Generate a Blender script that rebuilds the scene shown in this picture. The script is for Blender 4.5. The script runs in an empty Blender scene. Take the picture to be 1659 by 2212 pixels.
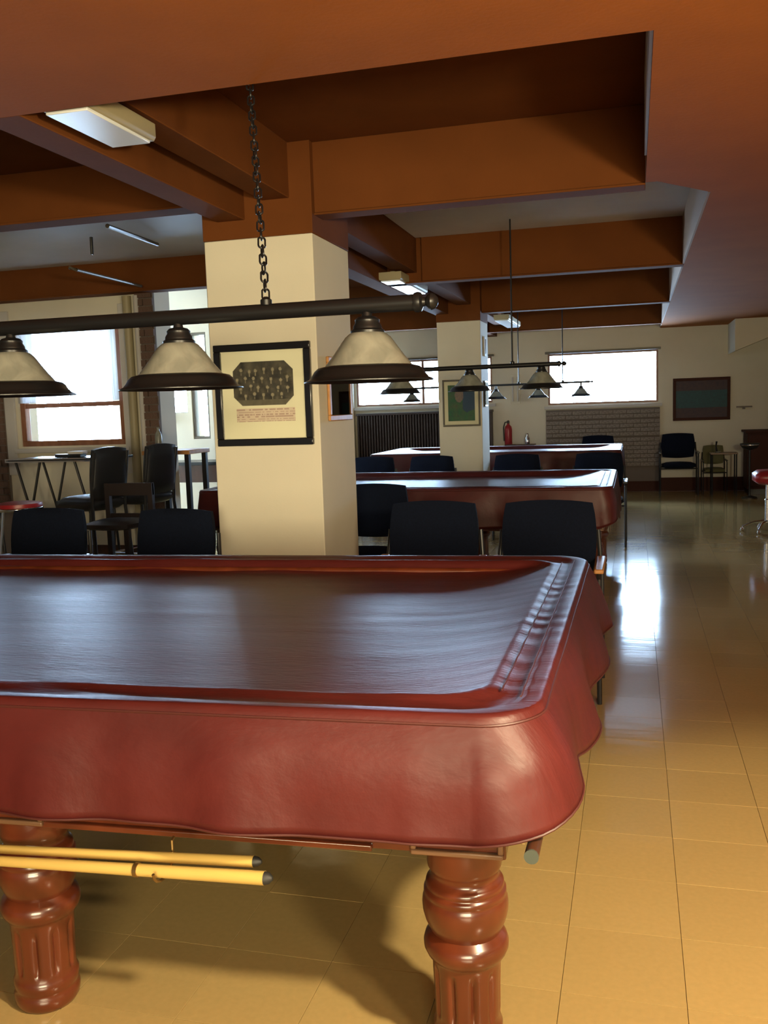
import bpy, math, random
from mathutils import Matrix, Vector, noise
random.seed(7)
PI = math.pi
S = bpy.context.scene
COL = S.collection

# ------------------------------------------------------------------ camera
FPX = 1990.46
EYE = Vector((0, 0, 1.48))
yaw, pit, rol = [math.radians(a) for a in (15.292, -6.418, -1.9155)]
fwd = Vector((-math.sin(yaw) * math.cos(pit), math.cos(yaw) * math.cos(pit), math.sin(pit)))
rgt = Vector((math.cos(yaw), math.sin(yaw), 0))
upv = rgt.cross(fwd)
R_ = rgt * math.cos(rol) + upv * math.sin(rol)
U_ = -rgt * math.sin(rol) + upv * math.cos(rol)
cd = bpy.data.cameras.new('camera')
cam = bpy.data.objects.new('camera', cd)
COL.objects.link(cam)
cd.sensor_fit = 'HORIZONTAL'
cd.sensor_width = 36
cd.lens = 36 * FPX / 1659
cd.clip_end = 200
m = Matrix((R_, U_, -fwd)).transposed().to_4x4()
m.translation = EYE
cam.matrix_world = m
S.camera = cam

# ------------------------------------------------------------------ exposure, world, lamps
S.view_settings.view_transform = 'Standard'
S.view_settings.look = 'None'
S.view_settings.gamma = 1
S.view_settings.use_curve_mapping = False
S.view_settings.exposure = 0.0
try:
    S.cycles.use_denoising = True
    S.cycles.max_bounces = 10
    S.cycles.diffuse_bounces = 6
    S.cycles.transparent_max_bounces = 16
    S.cycles.sample_clamp_indirect = 6
except Exception:
    pass
W = bpy.data.worlds.new('world')
S.world = W
W.use_nodes = True
bg = W.node_tree.nodes['Background']
bg.inputs[0].default_value = (0.52, 0.73, 1.0, 1)      # flat overcast daylight
bg.inputs[1].default_value = 58.0


def area(name, loc, aim, sx, sy, power, color, spread=180):
    l = bpy.data.lights.new(name, 'AREA')
    l.shape = 'RECTANGLE'; l.size = sx; l.size_y = sy
    l.energy = power; l.color = color; l.spread = math.radians(spread)
    o = bpy.data.objects.new(name, l); COL.objects.link(o)
    o.location = loc
    o.rotation_euler = (Vector(aim) - Vector(loc)).to_track_quat('-Z', 'Y').to_euler()
    return o


WARM = (1.0, 0.84, 0.53)


# unseen area light standing in for a lit room behind the photographer
area('lobby_stand_in', (.5, -3.0, 1.35), (-2.4, 5.15, 1.25), 2.4, 1.5, 47, WARM, 54)
# added unseen area light, aimed up to brighten the front ceiling
area('ceiling_fill', (1.3, .1, 1.75), (1.0, .9, 2.6), .3, .3, 190, WARM)
# recessed ceiling downlight just right of the photographer
sl = bpy.data.lights.new('downlight', 'SPOT'); sl.energy = 900; sl.color = WARM
sl.spot_size = math.radians(118); sl.spot_blend = .16; sl.shadow_soft_size = .10
so_ = bpy.data.objects.new('downlight', sl); COL.objects.link(so_); so_.location = (1.5, .55, 2.56)
# sky portals in the window openings
def portal(x0, x1, z0, z1, y):
    l = bpy.data.lights.new('window_portal', 'AREA'); l.shape = 'RECTANGLE'
    l.size = x1 - x0; l.size_y = z1 - z0; l.cycles.is_portal = True
    o = bpy.data.objects.new('window_portal', l); COL.objects.link(o)
    o.location = ((x0 + x1) / 2, y, (z0 + z1) / 2); o.rotation_euler = (-PI / 2, 0, 0)


# ------------------------------------------------------------------ materials
MT = {}


def mat(name, color, rough=0.6, metal=0.0, spec=0.5, var=0.0, scale=8.0, bump=0.0, bscale=None, stretch=(1, 1, 1),
        coat=0.0, color2=None, coord='Object', detail=4.0):
    if name in MT: return MT[name]
    M = bpy.data.materials.new(name); M.use_nodes = True
    nt = M.node_tree; n = nt.nodes; L = nt.links
    b = n['Principled BSDF']
    b.inputs['Base Color'].default_value = (*color, 1)
    b.inputs['Roughness'].default_value = rough
    b.inputs['Metallic'].default_value = metal
    b.inputs['Specular IOR Level'].default_value = spec
    b.inputs['Coat Weight'].default_value = coat
    tc = n.new('ShaderNodeTexCoord'); mp = n.new('ShaderNodeMapping')
    mp.inputs['Scale'].default_value = stretch
    L.new(tc.outputs[coord], mp.inputs[0])
    nz = n.new('ShaderNodeTexNoise'); nz.inputs['Scale'].default_value = scale; nz.inputs['Detail'].default_value = detail
    L.new(mp.outputs[0], nz.inputs['Vector'])
    mx = n.new('ShaderNodeMix'); mx.data_type = 'RGBA'
    c2 = color2 or tuple(c * (1 - var) for c in color)
    mx.inputs['A'].default_value = (*color, 1); mx.inputs['B'].default_value = (*c2, 1)
    rp = n.new('ShaderNodeValToRGB'); rp.color_ramp.elements[0].position = 0.35; rp.color_ramp.elements[1].position = 0.65
    L.new(nz.outputs[0], rp.inputs[0]); L.new(rp.outputs[0], mx.inputs['Factor'])
    L.new(mx.outputs['Result'], b.inputs['Base Color'])
    if bump:
        nb = n.new('ShaderNodeTexNoise'); nb.inputs['Scale'].default_value = bscale or scale * 3
        nb.inputs['Detail'].default_value = 5
        L.new(mp.outputs[0], nb.inputs['Vector'])
        bp = n.new('ShaderNodeBump'); bp.inputs['Strength'].default_value = bump; bp.inputs['Distance'].default_value = 0.01
        L.new(nb.outputs[0], bp.inputs['Height']); L.new(bp.outputs[0], b.inputs['Normal'])
    MT[name] = M
    return M


def glass_mat(name, tint=(1, 1, 1), gloss=0.08, rough=0.02):
    if name in MT: return MT[name]
    M = bpy.data.materials.new(name); M.use_nodes = True
    nt = M.node_tree; n = nt.nodes; L = nt.links
    n.remove(n['Principled BSDF'])
    t = n.new('ShaderNodeBsdfTransparent'); t.inputs[0].default_value = (*tint, 1)
    g = n.new('ShaderNodeBsdfGlossy'); g.inputs['Roughness'].default_value = rough
    f = n.new('ShaderNodeFresnel'); f.inputs[0].default_value = 1.35
    mx = n.new('ShaderNodeMixShader')
    L.new(f.outputs[0], mx.inputs[0]); L.new(t.outputs[0], mx.inputs[1]); L.new(g.outputs[0], mx.inputs[2])
    L.new(mx.outputs[0], n['Material Output'].inputs[0])
    MT[name] = M
    return M


def shade_glass():
    """marbled alabaster lamp glass"""
    M = bpy.data.materials.new('marbled_glass'); M.use_nodes = True
    nt = M.node_tree; n = nt.nodes; L = nt.links
    b = n['Principled BSDF']; b.inputs['Roughness'].default_value = 0.25
    tc = n.new('ShaderNodeTexCoord')
    nz = n.new('ShaderNodeTexNoise'); nz.inputs['Scale'].default_value = 9; nz.inputs['Detail'].default_value = 6
    nz.inputs['Distortion'].default_value = 1.6
    L.new(tc.outputs['Object'], nz.inputs['Vector'])
    rp = n.new('ShaderNodeValToRGB')
    rp.color_ramp.elements[0].position = 0.35; rp.color_ramp.elements[0].color = (0.24, 0.25, 0.215, 1)
    rp.color_ramp.elements[1].position = 0.7; rp.color_ramp.elements[1].color = (0.36, 0.365, 0.31, 1)
    L.new(nz.outputs[0], rp.inputs[0]); L.new(rp.outputs[0], b.inputs['Base Color'])
    tr = n.new('ShaderNodeBsdfTranslucent'); L.new(rp.outputs[0], tr.inputs[0])
    mx = n.new('ShaderNodeMixShader'); mx.inputs[0].default_value = 0.22
    L.new(b.outputs[0], mx.inputs[1]); L.new(tr.outputs[0], mx.inputs[2])
    L.new(mx.outputs[0], n['Material Output'].inputs[0])
    return M


def sheer_mat():
    M = bpy.data.materials.new('sheer_fabric'); M.use_nodes = True
    nt = M.node_tree; n = nt.nodes; L = nt.links
    b = n['Principled BSDF']; b.inputs['Base Color'].default_value = (0.85, 0.86, 0.88, 1); b.inputs['Roughness'].default_value = .9
    tr = n.new('ShaderNodeBsdfTranslucent'); tr.inputs[0].default_value = (.85, .87, .9, 1)
    tp = n.new('ShaderNodeBsdfTransparent')
    m1 = n.new('ShaderNodeMixShader'); m1.inputs[0].default_value = .6
    m2 = n.new('ShaderNodeMixShader'); m2.inputs[0].default_value = .35
    L.new(b.outputs[0], m1.inputs[1]); L.new(tr.outputs[0], m1.inputs[2])
    L.new(m1.outputs[0], m2.inputs[1]); L.new(tp.outputs[0], m2.inputs[2])
    L.new(m2.outputs[0], n['Material Output'].inputs[0])
    return M


def floor_tile_mat():
    M = bpy.data.materials.new('waxed_vinyl_tile'); M.use_nodes = True
    nt = M.node_tree; n = nt.nodes; L = nt.links
    b = n['Principled BSDF']
    g = n.new('ShaderNodeNewGeometry')
    n1 = n.new('ShaderNodeTexNoise'); n1.inputs['Scale'].default_value = 60; n1.inputs['Detail'].default_value = 5
    n2 = n.new('ShaderNodeTexNoise'); n2.inputs['Scale'].default_value = 1.1; n2.inputs['Detail'].default_value = 3
    L.new(g.outputs['Position'], n1.inputs['Vector']); L.new(g.outputs['Position'], n2.inputs['Vector'])
    mx = n.new('ShaderNodeMix'); mx.data_type = 'RGBA'
    mx.inputs['A'].default_value = (0.44, 0.30, 0.12, 1); mx.inputs['B'].default_value = (0.35, 0.25, 0.10, 1)
    L.new(n1.outputs[0], mx.inputs['Factor'])
    oi = n.new('ShaderNodeObjectInfo')
    hs = n.new('ShaderNodeHueSaturation')
    mr = n.new('ShaderNodeMapRange'); mr.inputs['To Min'].default_value = .95; mr.inputs['To Max'].default_value = 1.05
    L.new(oi.outputs['Random'], mr.inputs['Value']); L.new(mr.outputs[0], hs.inputs['Value'])
    L.new(mx.outputs['Result'], hs.inputs['Color']); L.new(hs.outputs[0], b.inputs['Base Color'])
    m2 = n.new('ShaderNodeMapRange'); m2.inputs['To Min'].default_value = .07; m2.inputs['To Max'].default_value = .15
    L.new(n2.outputs[0], m2.inputs['Value']); L.new(m2.outputs[0], b.inputs['Roughness'])
    n3 = n.new('ShaderNodeTexNoise'); n3.inputs['Scale'].default_value = 5
    mp = n.new('ShaderNodeMapping'); mp.inputs['Scale'].default_value = (1, 2.5, 1)
    L.new(g.outputs['Position'], mp.inputs[0]); L.new(mp.outputs[0], n3.inputs['Vector'])
    bp = n.new('ShaderNodeBump'); bp.inputs['Strength'].default_value = .06; bp.inputs['Distance'].default_value = .01
    L.new(n3.outputs[0], bp.inputs['Height']); L.new(bp.outputs[0], b.inputs['Normal'])
    return M


def print_mat():
    M = bpy.data.materials.new('printed_paper'); M.use_nodes = True
    nt = M.node_tree; n = nt.nodes
    a = n.new('ShaderNodeVertexColor'); a.layer_name = 'ink'
    nt.links.new(a.outputs[0], n['Principled BSDF'].inputs['Base Color'])
    n['Principled BSDF'].inputs['Roughness'].default_value = .7
    return M


CREAM = mat('cream_wall_paint', (0.69, 0.645, 0.52), .75, spec=.25, var=.05, scale=2, bump=.05, bscale=60)
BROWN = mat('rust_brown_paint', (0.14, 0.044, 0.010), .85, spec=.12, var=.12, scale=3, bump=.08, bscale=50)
TILE = floor_tile_mat()
JOINT = mat('tile_joint', (0.17, 0.12, 0.055), .8)
VINYL = mat('burgundy_vinyl', (0.080, 0.012, 0.011), .42, spec=.33, var=.22, scale=5, bump=.14, bscale=22, stretch=(1, 6, 1))
PIPING = mat('burgundy_piping', (0.06, 0.012, 0.01), .5)
MAHOG = mat('mahogany_varnish', (0.14, 0.030, 0.011), .28, var=.5, scale=7, stretch=(1, 1, .15), coat=.5)
PANELW = mat('walnut_panel', (0.20, 0.10, 0.05), .4, var=.35, scale=9, stretch=(.2, 1, 1))
BLACKM = mat('dark_bronze_metal', (0.008, 0.008, 0.009), .36, metal=0, spec=.4)
BRASS = mat('aged_brass', (0.35, 0.22, 0.08), .35, metal=.9)
CHROME = mat('chrome', (0.75, 0.76, 0.78), .12, metal=1)
SHADE = shade_glass(); SHEER = sheer_mat()
PAPER = print_mat()
MATB = mat('cream_mat_board', (0.72, 0.70, 0.50), .8)
BLACKF = mat('black_frame_lacquer', (0.012, 0.012, 0.014), .2, coat=.4)
GOLDF = mat('honey_wood_frame', (0.50, 0.24, 0.08), .4, var=.2, scale=20)
GREYF = mat('grey_brown_frame', (0.10, 0.085, 0.06), .4)
GLASS = glass_mat('picture_glass'); WGLASS = glass_mat('window_glass', (.97, .99, 1))
WOODF = mat('window_wood', (0.30, 0.13, 0.07), .45, var=.3, scale=14, stretch=(1, 1, .3))
WHITEF = mat('grey_white_paint', (0.55, 0.53, 0.50), .6)
BRICK = mat('brown_brick', (0.20, 0.12, 0.09), .85, var=.5, scale=14, bump=.5, bscale=40)
STONE = mat('grey_split_brick', (0.36, 0.31, 0.27), .75, var=.55, scale=11, bump=.7, bscale=26)
MORTAR = mat('mortar', (0.16, 0.13, 0.11), .95)
NAVY = mat('navy_fabric', (0.004, 0.007, 0.018), .95, spec=.15, var=.25, scale=90, bump=.2, bscale=250)
BLACKV = mat('black_vinyl', (0.012, 0.013, 0.016), .3)
BLACKP = mat('black_steel', (0.01, 0.01, 0.012), .4)
YELW = mat('maple_cue', (0.62, 0.42, 0.12), .3, var=.25, scale=16, stretch=(.12, 1, 1), coat=.3)
RUB = mat('black_rubber', (0.012, 0.012, 0.012), .6)
RADM = mat('radiator_enamel', (0.05, 0.032, 0.03), .45)
DARKW = mat('dark_walnut', (0.07, 0.025, 0.012), .4, var=.4, scale=10, stretch=(1, 1, .2))
REDV = mat('red_vinyl', (0.30, 0.015, 0.02), .35)
DIFF = mat('acrylic_diffuser', (0.78, 0.82, 0.84), .25, spec=.7)
FIXT = mat('fixture_enamel', (0.34, 0.29, 0.17), .5)
GREEN = mat('grey_green_end', (0.055, 0.068, 0.055), .5)
OLIVE = mat('olive_fabric', (0.13, 0.12, 0.05), .9)

# ------------------------------------------------------------------ mesh helpers
class MB:
    def __init__(s): s.v = []; s.f = []
    def add(s, vs, fs):
        o = len(s.v); s.v += [tuple(v) for v in vs]; s.f += [tuple(i + o for i in f) for f in fs]; return s
    def box(s, x0, x1, y0, y1, z0, z1):
        return s.add([(x0, y0, z0), (x1, y0, z0), (x1, y1, z0), (x0, y1, z0), (x0, y0, z1), (x1, y0, z1), (x1, y1, z1), (x0, y1, z1)],
                     [(0, 3, 2, 1), (4, 5, 6, 7), (0, 1, 5, 4), (1, 2, 6, 5), (2, 3, 7, 6), (3, 0, 4, 7)])
    def obox(s, c, size, rot=None):
        r = rot or Matrix.Identity(3); hx, hy, hz = [a / 2 for a in size]
        P = [Vector(c) + r @ Vector(p) for p in ((-hx, -hy, -hz), (hx, -hy, -hz), (hx, hy, -hz), (-hx, hy, -hz), (-hx, -hy, hz), (hx, -hy, hz), (hx, hy, hz), (-hx, hy, hz))]
        return s.add(P, [(0, 3, 2, 1), (4, 5, 6, 7), (0, 1, 5, 4), (1, 2, 6, 5), (2, 3, 7, 6), (3, 0, 4, 7)])
    def tube(s, pts, r, n=10, cap=True, closed=False):
        pts = [Vector(p) for p in pts]; N = len(pts); rs = r if isinstance(r, (list, tuple)) else [r] * N
        o = len(s.v); prev = None
        for i, p in enumerate(pts):
            if closed: t = pts[(i + 1) % N] - pts[i - 1]
            else: t = pts[min(i + 1, N - 1)] - pts[max(i - 1, 0)]
            t.normalize()
            if prev is None:
                a = Vector((0, 0, 1)) if abs(t.z) < .9 else Vector((1, 0, 0))
                u = t.cross(a).normalized()
            else:
                u = (prev - t * prev.dot(t)).normalized()
            prev = u; w = t.cross(u)
            for k in range(n):
                a = 2 * PI * k / n
                s.v.append(tuple(p + (u * math.cos(a) + w * math.sin(a)) * rs[i]))
        for i in range(N if closed else N - 1):
            j = (i + 1) % N
            for k in range(n):
                k2 = (k + 1) % n
                s.f.append((o + i * n + k, o + i * n + k2, o + j * n + k2, o + j * n + k))
        if cap and not closed:
            s.f.append(tuple(o + k for k in range(n))[::-1]); s.f.append(tuple(o + (N - 1) * n + k for k in range(n)))
        return s
    def lathe(s, prof, n=40, c=(0, 0, 0), mod=None, cap=True):
        o = len(s.v); N = len(prof)
        for (r, z) in prof:
            for k in range(n):
                a = 2 * PI * k / n; rr = mod(r, z, a) if mod else r
                s.v.append((c[0] + rr * math.cos(a), c[1] + rr * math.sin(a), c[2] + z))
        for i in range(N - 1):
            for k in range(n):
                k2 = (k + 1) % n
                s.f.append((o + i * n + k, o + i * n + k2, o + (i + 1) * n + k2, o + (i + 1) * n + k))
        if cap:
            s.f.append(tuple(o + k for k in range(n))[::-1]); s.f.append(tuple(o + (N - 1) * n + k for k in range(n)))
        return s
    def prism(s, poly, z0, z1):
        n = len(poly)
        vs = [(x, y, z0) for x, y in poly] + [(x, y, z1) for x, y in poly]
        fs = [tuple(range(n))[::-1], tuple(range(n, 2 * n))] + [(i, (i + 1) % n, (i + 1) % n + n, i + n) for i in range(n)]
        return s.add(vs, fs)
    def frame(s, x0, x1, z0, z1, w, y0, y1):
        """rectangular ring in the XZ plane"""
        s.box(x0, x1, y0, y1, z0, z0 + w); s.box(x0, x1, y0, y1, z1 - w, z1)
        s.box(x0, x0 + w, y0, y1, z0 + w, z1 - w); s.box(x1 - w, x1, y0, y1, z0 + w, z1 - w); return s
    def build(s, name, material, parent=None, bevel=0, loc=None, rotz=0, smooth=True, angle=35, subsurf=0):
        me = bpy.data.meshes.new(name); me.from_pydata(s.v, [], s.f); me.update()
        me.materials.append(material)
        if smooth:
            for p in me.polygons: p.use_smooth = True
            me.set_sharp_from_angle(angle=math.radians(angle))
        o = bpy.data.objects.new(name, me); COL.objects.link(o)
        if parent: o.parent = parent
        if loc: o.location = loc
        o.rotation_euler.z = rotz
        if bevel:
            b = o.modifiers.new('bevel', 'BEVEL'); b.width = bevel; b.segments = 2; b.limit_method = 'ANGLE'
        if subsurf:
            q = o.modifiers.new('subsurf', 'SUBSURF'); q.levels = subsurf; q.render_levels = subsurf
        return o


def tag(o, label, cat, group=None):
    o['label'] = label; o['category'] = cat
    if group: o['group'] = group
    return o


def thing(name, label, cat, loc=(0, 0, 0), rotz=0, group=None):
    o = bpy.data.objects.new(name, None); COL.objects.link(o)
    o.location = loc; o.rotation_euler.z = rotz; o.empty_display_size = .1
    return tag(o, label, cat, group)


def struct(o): o['kind'] = 'structure'; return o


KIDS = {}
def children(o): return [c for c in COL.objects if c.parent == o]


def copy_tree(o, parent=None):
    c = o.copy(); COL.objects.link(c)
    if parent: c.parent = parent
    for ch in children(o): copy_tree(ch, c)
    return c


def dup(o, loc, rotz, label, group=None):
    c = copy_tree(o); c.location = loc; c.rotation_euler.z = rotz; c['label'] = label
    if group: c['group'] = group
    elif 'group' in c: del c['group']
    return c


def pix(x, y):
    """image position -> direction (1659x2212 frame)"""
    return R_ * (x - 829.5) + U_ * (1106 - y) + fwd * FPX
def aty(x, y, Y): d = pix(x, y); return EYE + d * (Y / d.y)
def atz(x, y, z): d = pix(x, y); return EYE + d * ((z - EYE.z) / d.z)
def proj(p):
    d = Vector(p) - EYE; w = d.dot(fwd)
    return (829.5 + FPX * d.dot(R_) / w, 1106 - FPX * d.dot(U_) / w, w)


# ------------------------------------------------------------------ room shell
ZB, ZC = 2.60, 3.01
XL, XR, YB, YF = -9.0, 4.2, -6.2, 15.5
YW, YA, XN = 8.5, 9.85, -4.72          # left window wall, alcove wall, notch wall


def wall_y(name, x0, x1, y0, th, holes, z1=3.1, z0=-.1, m=None):
    """wall facing -Y with rectangular holes (x0,x1,z0,z1), sorted by x"""
    b = MB(); x = x0
    for (a, c, d, e) in sorted(holes):
        b.box(x, a, y0, y0 + th, z0, z1); b.box(a, c, y0, y0 + th, z0, d); b.box(a, c, y0, y0 + th, e, z1); x = c
    b.box(x, x1, y0, y0 + th, z0, z1)
    return struct(b.build(name, m or CREAM, smooth=False))


WIN_R = (-1.365, 0.375, 1.44, 2.27)
WIN_M = (-4.66, -2.29, 1.52, 2.28)
wall_y('wall_far', XN - .3, XR + .2, YF, .35, [WIN_R, WIN_M])
WIN_O = (-8.75, -7.25, 1.20, 2.46)
WIN_L = (-6.30, -5.06, 1.20, 2.46)
wall_y('wall_window', XL - .2, -4.86, YW, .3, [WIN_O, WIN_L])
WIN_A1 = (aty(345, 800, YA).x - .35, aty(403, 850, YA).x, aty(370, 893, YA).z, 2.35)
WIN_A2 = (aty(413, 850, YA).x, XN - .03, aty(440, 948, YA).z, 2.42)
wall_y('wall_alcove', -6.0, XN, YA, .3, [WIN_A1, WIN_A2])
struct(MB().box(-4.90, -4.62, YW - .05, YW + .28, -.1, 3.05).build('wall_pier', CREAM, smooth=False))
struct(MB().box(XN - .02, XN + .02, YA - .005, YF + .3, -.1, 3.1).build('wall_notch', CREAM, smooth=False))
struct(MB().box(XL - .2, XL, YB, YW, -.1, 3.1).build('wall_left', CREAM, smooth=False))
struct(MB().box(XR, XR + .2, YB, YF, -.1, 3.1).build('wall_right', CREAM, smooth=False))
struct(MB().box(XL - .2, XR + .2, YB - .2, YB, -.1, 3.1).build('wall_rear', CREAM, smooth=False))
for wn, yy in ((WIN_R, YF), (WIN_M, YF), (WIN_L, YW), (WIN_O, YW), (WIN_A1, YA), (WIN_A2, YA)):
    portal(*wn, yy + .33)

# floor: slab + tiles
T = 0.3048; TX, TY = 0.122, 2.207
fl = struct(MB().box(XL - .2, XR + .2, YB - .2, YF + .2, -.12, -.004).build('floor', JOINT, smooth=False))
tb = MB(); g = .0006; h = T / 2 - g; q = .0004
tb.add([(-h, -h, -.004), (h, -h, -.004), (h, h, -.004), (-h, h, -.004), (-h, -h, -.0006), (h, -h, -.0006), (h, h, -.0006), (-h, h, -.0006),
        (-h + q, -h + q, 0), (h - q, -h + q, 0), (h - q, h - q, 0), (-h + q, h - q, 0)],
       [(0, 1, 5, 4), (1, 2, 6, 5), (2, 3, 7, 6), (3, 0, 4, 7), (4, 5, 9, 8), (5, 6, 10, 9), (6, 7, 11, 10), (7, 4, 8, 11), (8, 9, 10, 11)])
cands = []; rest = []
for i in range(int((XL - TX) / T) - 1, int((XR - TX) / T) + 1):
    for j in range(int((YB - TY) / T) - 1, int((YF - TY) / T) + 1):
        cx, cy = TX + (i + .5) * T, TY + (j + .5) * T
        if cx < XN and cy > YA + .2: continue
        score = 0
        if cy > .5:
            px, py, w = proj((cx, cy, 0))
            hid = (-3.9 < cx < -.2 and 2.3 < cy < 6.8) or (cx < -.25 and cy > 4.2)
            if w > 0 and -40 < px < 1700 and 850 < py < 2260 and not hid: score = 1 / w ** 3
        (cands if score else rest).append((score, cx, cy))
cands.sort(reverse=True)
t0 = None
for k, (s_, cx, cy) in enumerate(cands[:296]):
    if t0 is None: o = t0 = tb.build('floor_tile', TILE, fl, smooth=False)
    else: o = t0.copy(); COL.objects.link(o)
    o.location = (cx, cy, 0)
    o.rotation_euler = (random.gauss(0, .0011), random.gauss(0, .0011), random.choice((0, 1, 2, 3)) * PI / 2)
far_t = MB()
for s_, cx, cy in cands[296:] + rest:
    rx, ry = random.gauss(0, .0011), random.gauss(0, .0011)
    far_t.add([(x + cx, y + cy, z + (y * rx - x * ry if z > -.003 else 0)) for x, y, z in tb.v], tb.f)
o = far_t.build('floor_tile', TILE, fl, smooth=False); o['kind'] = 'stuff'

# ceiling slab, dropped ceiling, beams
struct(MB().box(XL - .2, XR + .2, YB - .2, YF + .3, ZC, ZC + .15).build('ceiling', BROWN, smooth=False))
GREYC = mat('grey_beige_ceiling_paint', (0.60, 0.56, 0.52), .6, var=.06, scale=3)
for (a, b_, c, d) in ((XL, -2.37, 5.26, 8.28), (XL, -2.37, 8.40, YA), (-1.90, .40, 5.36, 8.33), (-1.90, .40, 8.45, 11.41), (-1.79, .40, 11.53, 14.54)):
    struct(MB().box(a, b_, c, d, ZC - .012, ZC - .001).build('ceiling', GREYC, smooth=False))
poly = [(XL, YB), (XR, YB), (XR, YF), (.41, YF), (.41, 5.52), (.12, 5.14), (.062, 5.14), (.062, 3.085), (XL, 3.085)]
struct(MB().prism(poly, ZB, ZC).build('ceiling', mat('rust_paint_lit', (.30, .092, .012), .85, spec=.12, var=.1, scale=3, bump=.08, bscale=50), smooth=False))  # same rust paint, lightened on the soffit to carry the light falling there
BEAMY = (5.20, 8.34, 11.42, 14.55)
n_tr = 1
def trim(b, m=BROWN, bevel=.004):
    global n_tr
    o = struct(b.build('trim_%d' % n_tr, m, bevel=bevel)); n_tr += 1; return o
for i, y in enumerate(BEAMY):
    x1 = .062 if i == 0 else .41
    cut = (-1.89, -1.85, -1.85, -1.85)[i]
    xs = -2.19
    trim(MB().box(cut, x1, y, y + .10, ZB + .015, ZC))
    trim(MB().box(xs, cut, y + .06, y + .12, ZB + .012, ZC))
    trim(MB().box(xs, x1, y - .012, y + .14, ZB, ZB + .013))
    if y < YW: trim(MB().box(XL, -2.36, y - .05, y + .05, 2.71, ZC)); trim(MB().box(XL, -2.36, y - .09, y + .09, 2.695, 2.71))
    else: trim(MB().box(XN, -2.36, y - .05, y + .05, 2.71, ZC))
trim(MB().box(-2.365, -2.19, 3.085, YF, ZB, ZC))            # long beam over the columns
trim(MB().box(-2.08, -1.91, 3.085, YF, ZB + .10, ZC))
trim(MB().box(.052, .062, 3.10, 4.75, ZB + .04, ZC - .01), WHITEF, 0)
trim(MB().box(.398, .41, 5.54, YF - .02, ZB + .004, ZC - .01), mat('window_lit_tan', (.30, .20, .13), .7), 0)  # added strip; its paler tan stands for window light on the soffit face
# columns
def column(x0, x1, y0, y1, zc, pw):
    struct(MB().box(x0, x1, y0, y1, 0, zc).build('wall_column', CREAM, bevel=.006))
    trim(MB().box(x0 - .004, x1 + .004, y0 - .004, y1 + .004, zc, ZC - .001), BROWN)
column(-2.46, -1.78, 5.15, 5.84, 2.495, 0)
column(-2.34, -1.80, 11.3, 11.87, 2.505, 0)
# baseboards
struct(MB().box(XN, XR, YF - .02, YF, 0, .22).build('baseboard_far', mat('baseboard_brown', (.06, .022, .015), .75, spec=.2), bevel=.004))
struct(MB().box(XR - .02, XR, YB, YF, 0, .17).build('baseboard_right', DARKW, bevel=.004))
struct(MB().box(XL, -4.9, YW - .02, YW, 0, .15).build('baseboard_left', DARKW, bevel=.004))
# sloped underside of the stairs at far right
st = MB(); X0 = 1.49
st.add([(X0, 14.4, ZB), (XR, 14.4, ZB), (XR, 14.4, 3.3 - .4), (X0, 14.4, 2.14), (X0, YF, ZB), (XR, YF, ZB), (XR, YF, 2.9), (X0, YF, 2.14)], [])
st = MB().add([(1.42, 14.45, 2.60), (2.62, 14.45, 2.60), (1.42, 14.45, 2.14), (1.42, YF, 2.60), (2.62, YF, 2.60), (1.42, YF, 2.14)],
              [(0, 2, 1), (3, 4, 5), (0, 1, 4, 3), (1, 2, 5, 4), (2, 0, 3, 5)])
trim(st, CREAM, 0)

# windows
def window(n, w, y, mat_f, mull=0, fw=.05, sill=None, bars=()):
    x0, x1, z0, z1 = w
    fr = struct(MB().frame(x0 - .02, x1 + .02, z0 - .02, z1 + .02, fw, y + .02, y + .10).build('window_%d' % n, mat_f, bevel=.004))
    MB().box(x0, x1, y + .055, y + .061, z0, z1).build('pane', WGLASS, fr, smooth=False)
    for (a, b_, c, d) in bars:
        MB().box(a, b_, y + .035, y + .085, c, d).build('mullion', mat_f, fr, bevel=.003)
    if sill: MB().box(x0 - .06, x1 + .06, y - sill, y + .10, z0 - .07, z0 - .021).build('sill', WHITEF, fr, bevel=.004)
    return fr
window(1, WIN_R, YF, WOODF, sill=.06)
window(2, WIN_M, YF, WOODF, sill=.06, bars=[(-3.50, -3.46, WIN_M[2], WIN_M[3])])
zt = aty(150, 872, YW).z
f3 = window(3, WIN_L, YW, WOODF, fw=.075, sill=.05, bars=[(WIN_L[0], WIN_L[1], zt - .035, zt + .012)])
window(6, WIN_O, YW, WOODF, fw=.075, sill=.05)
window(4, WIN_A1, YA, WHITEF, fw=.03)
window(5, WIN_A2, YA, GREYF, fw=.05)
# roller box over the right far window
trim(MB().box(WIN_R[0] - .04, WIN_R[1] + .04, YF - .05, YF + .02, WIN_R[3], WIN_R[3] + .035), GREYF)
trim(MB().box(WIN_M[0] - .0, WIN_M[1] + .04, YF - .05, YF + .02, WIN_M[3], WIN_M[3] + .035), GREYF)
# casing of the left window
for (a, b_) in ((-6.46, -6.34), (-5.04, -4.98)):
    trim(MB().box(a, b_, YW - .03, YW, .9, 2.62), WHITEF)
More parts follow.
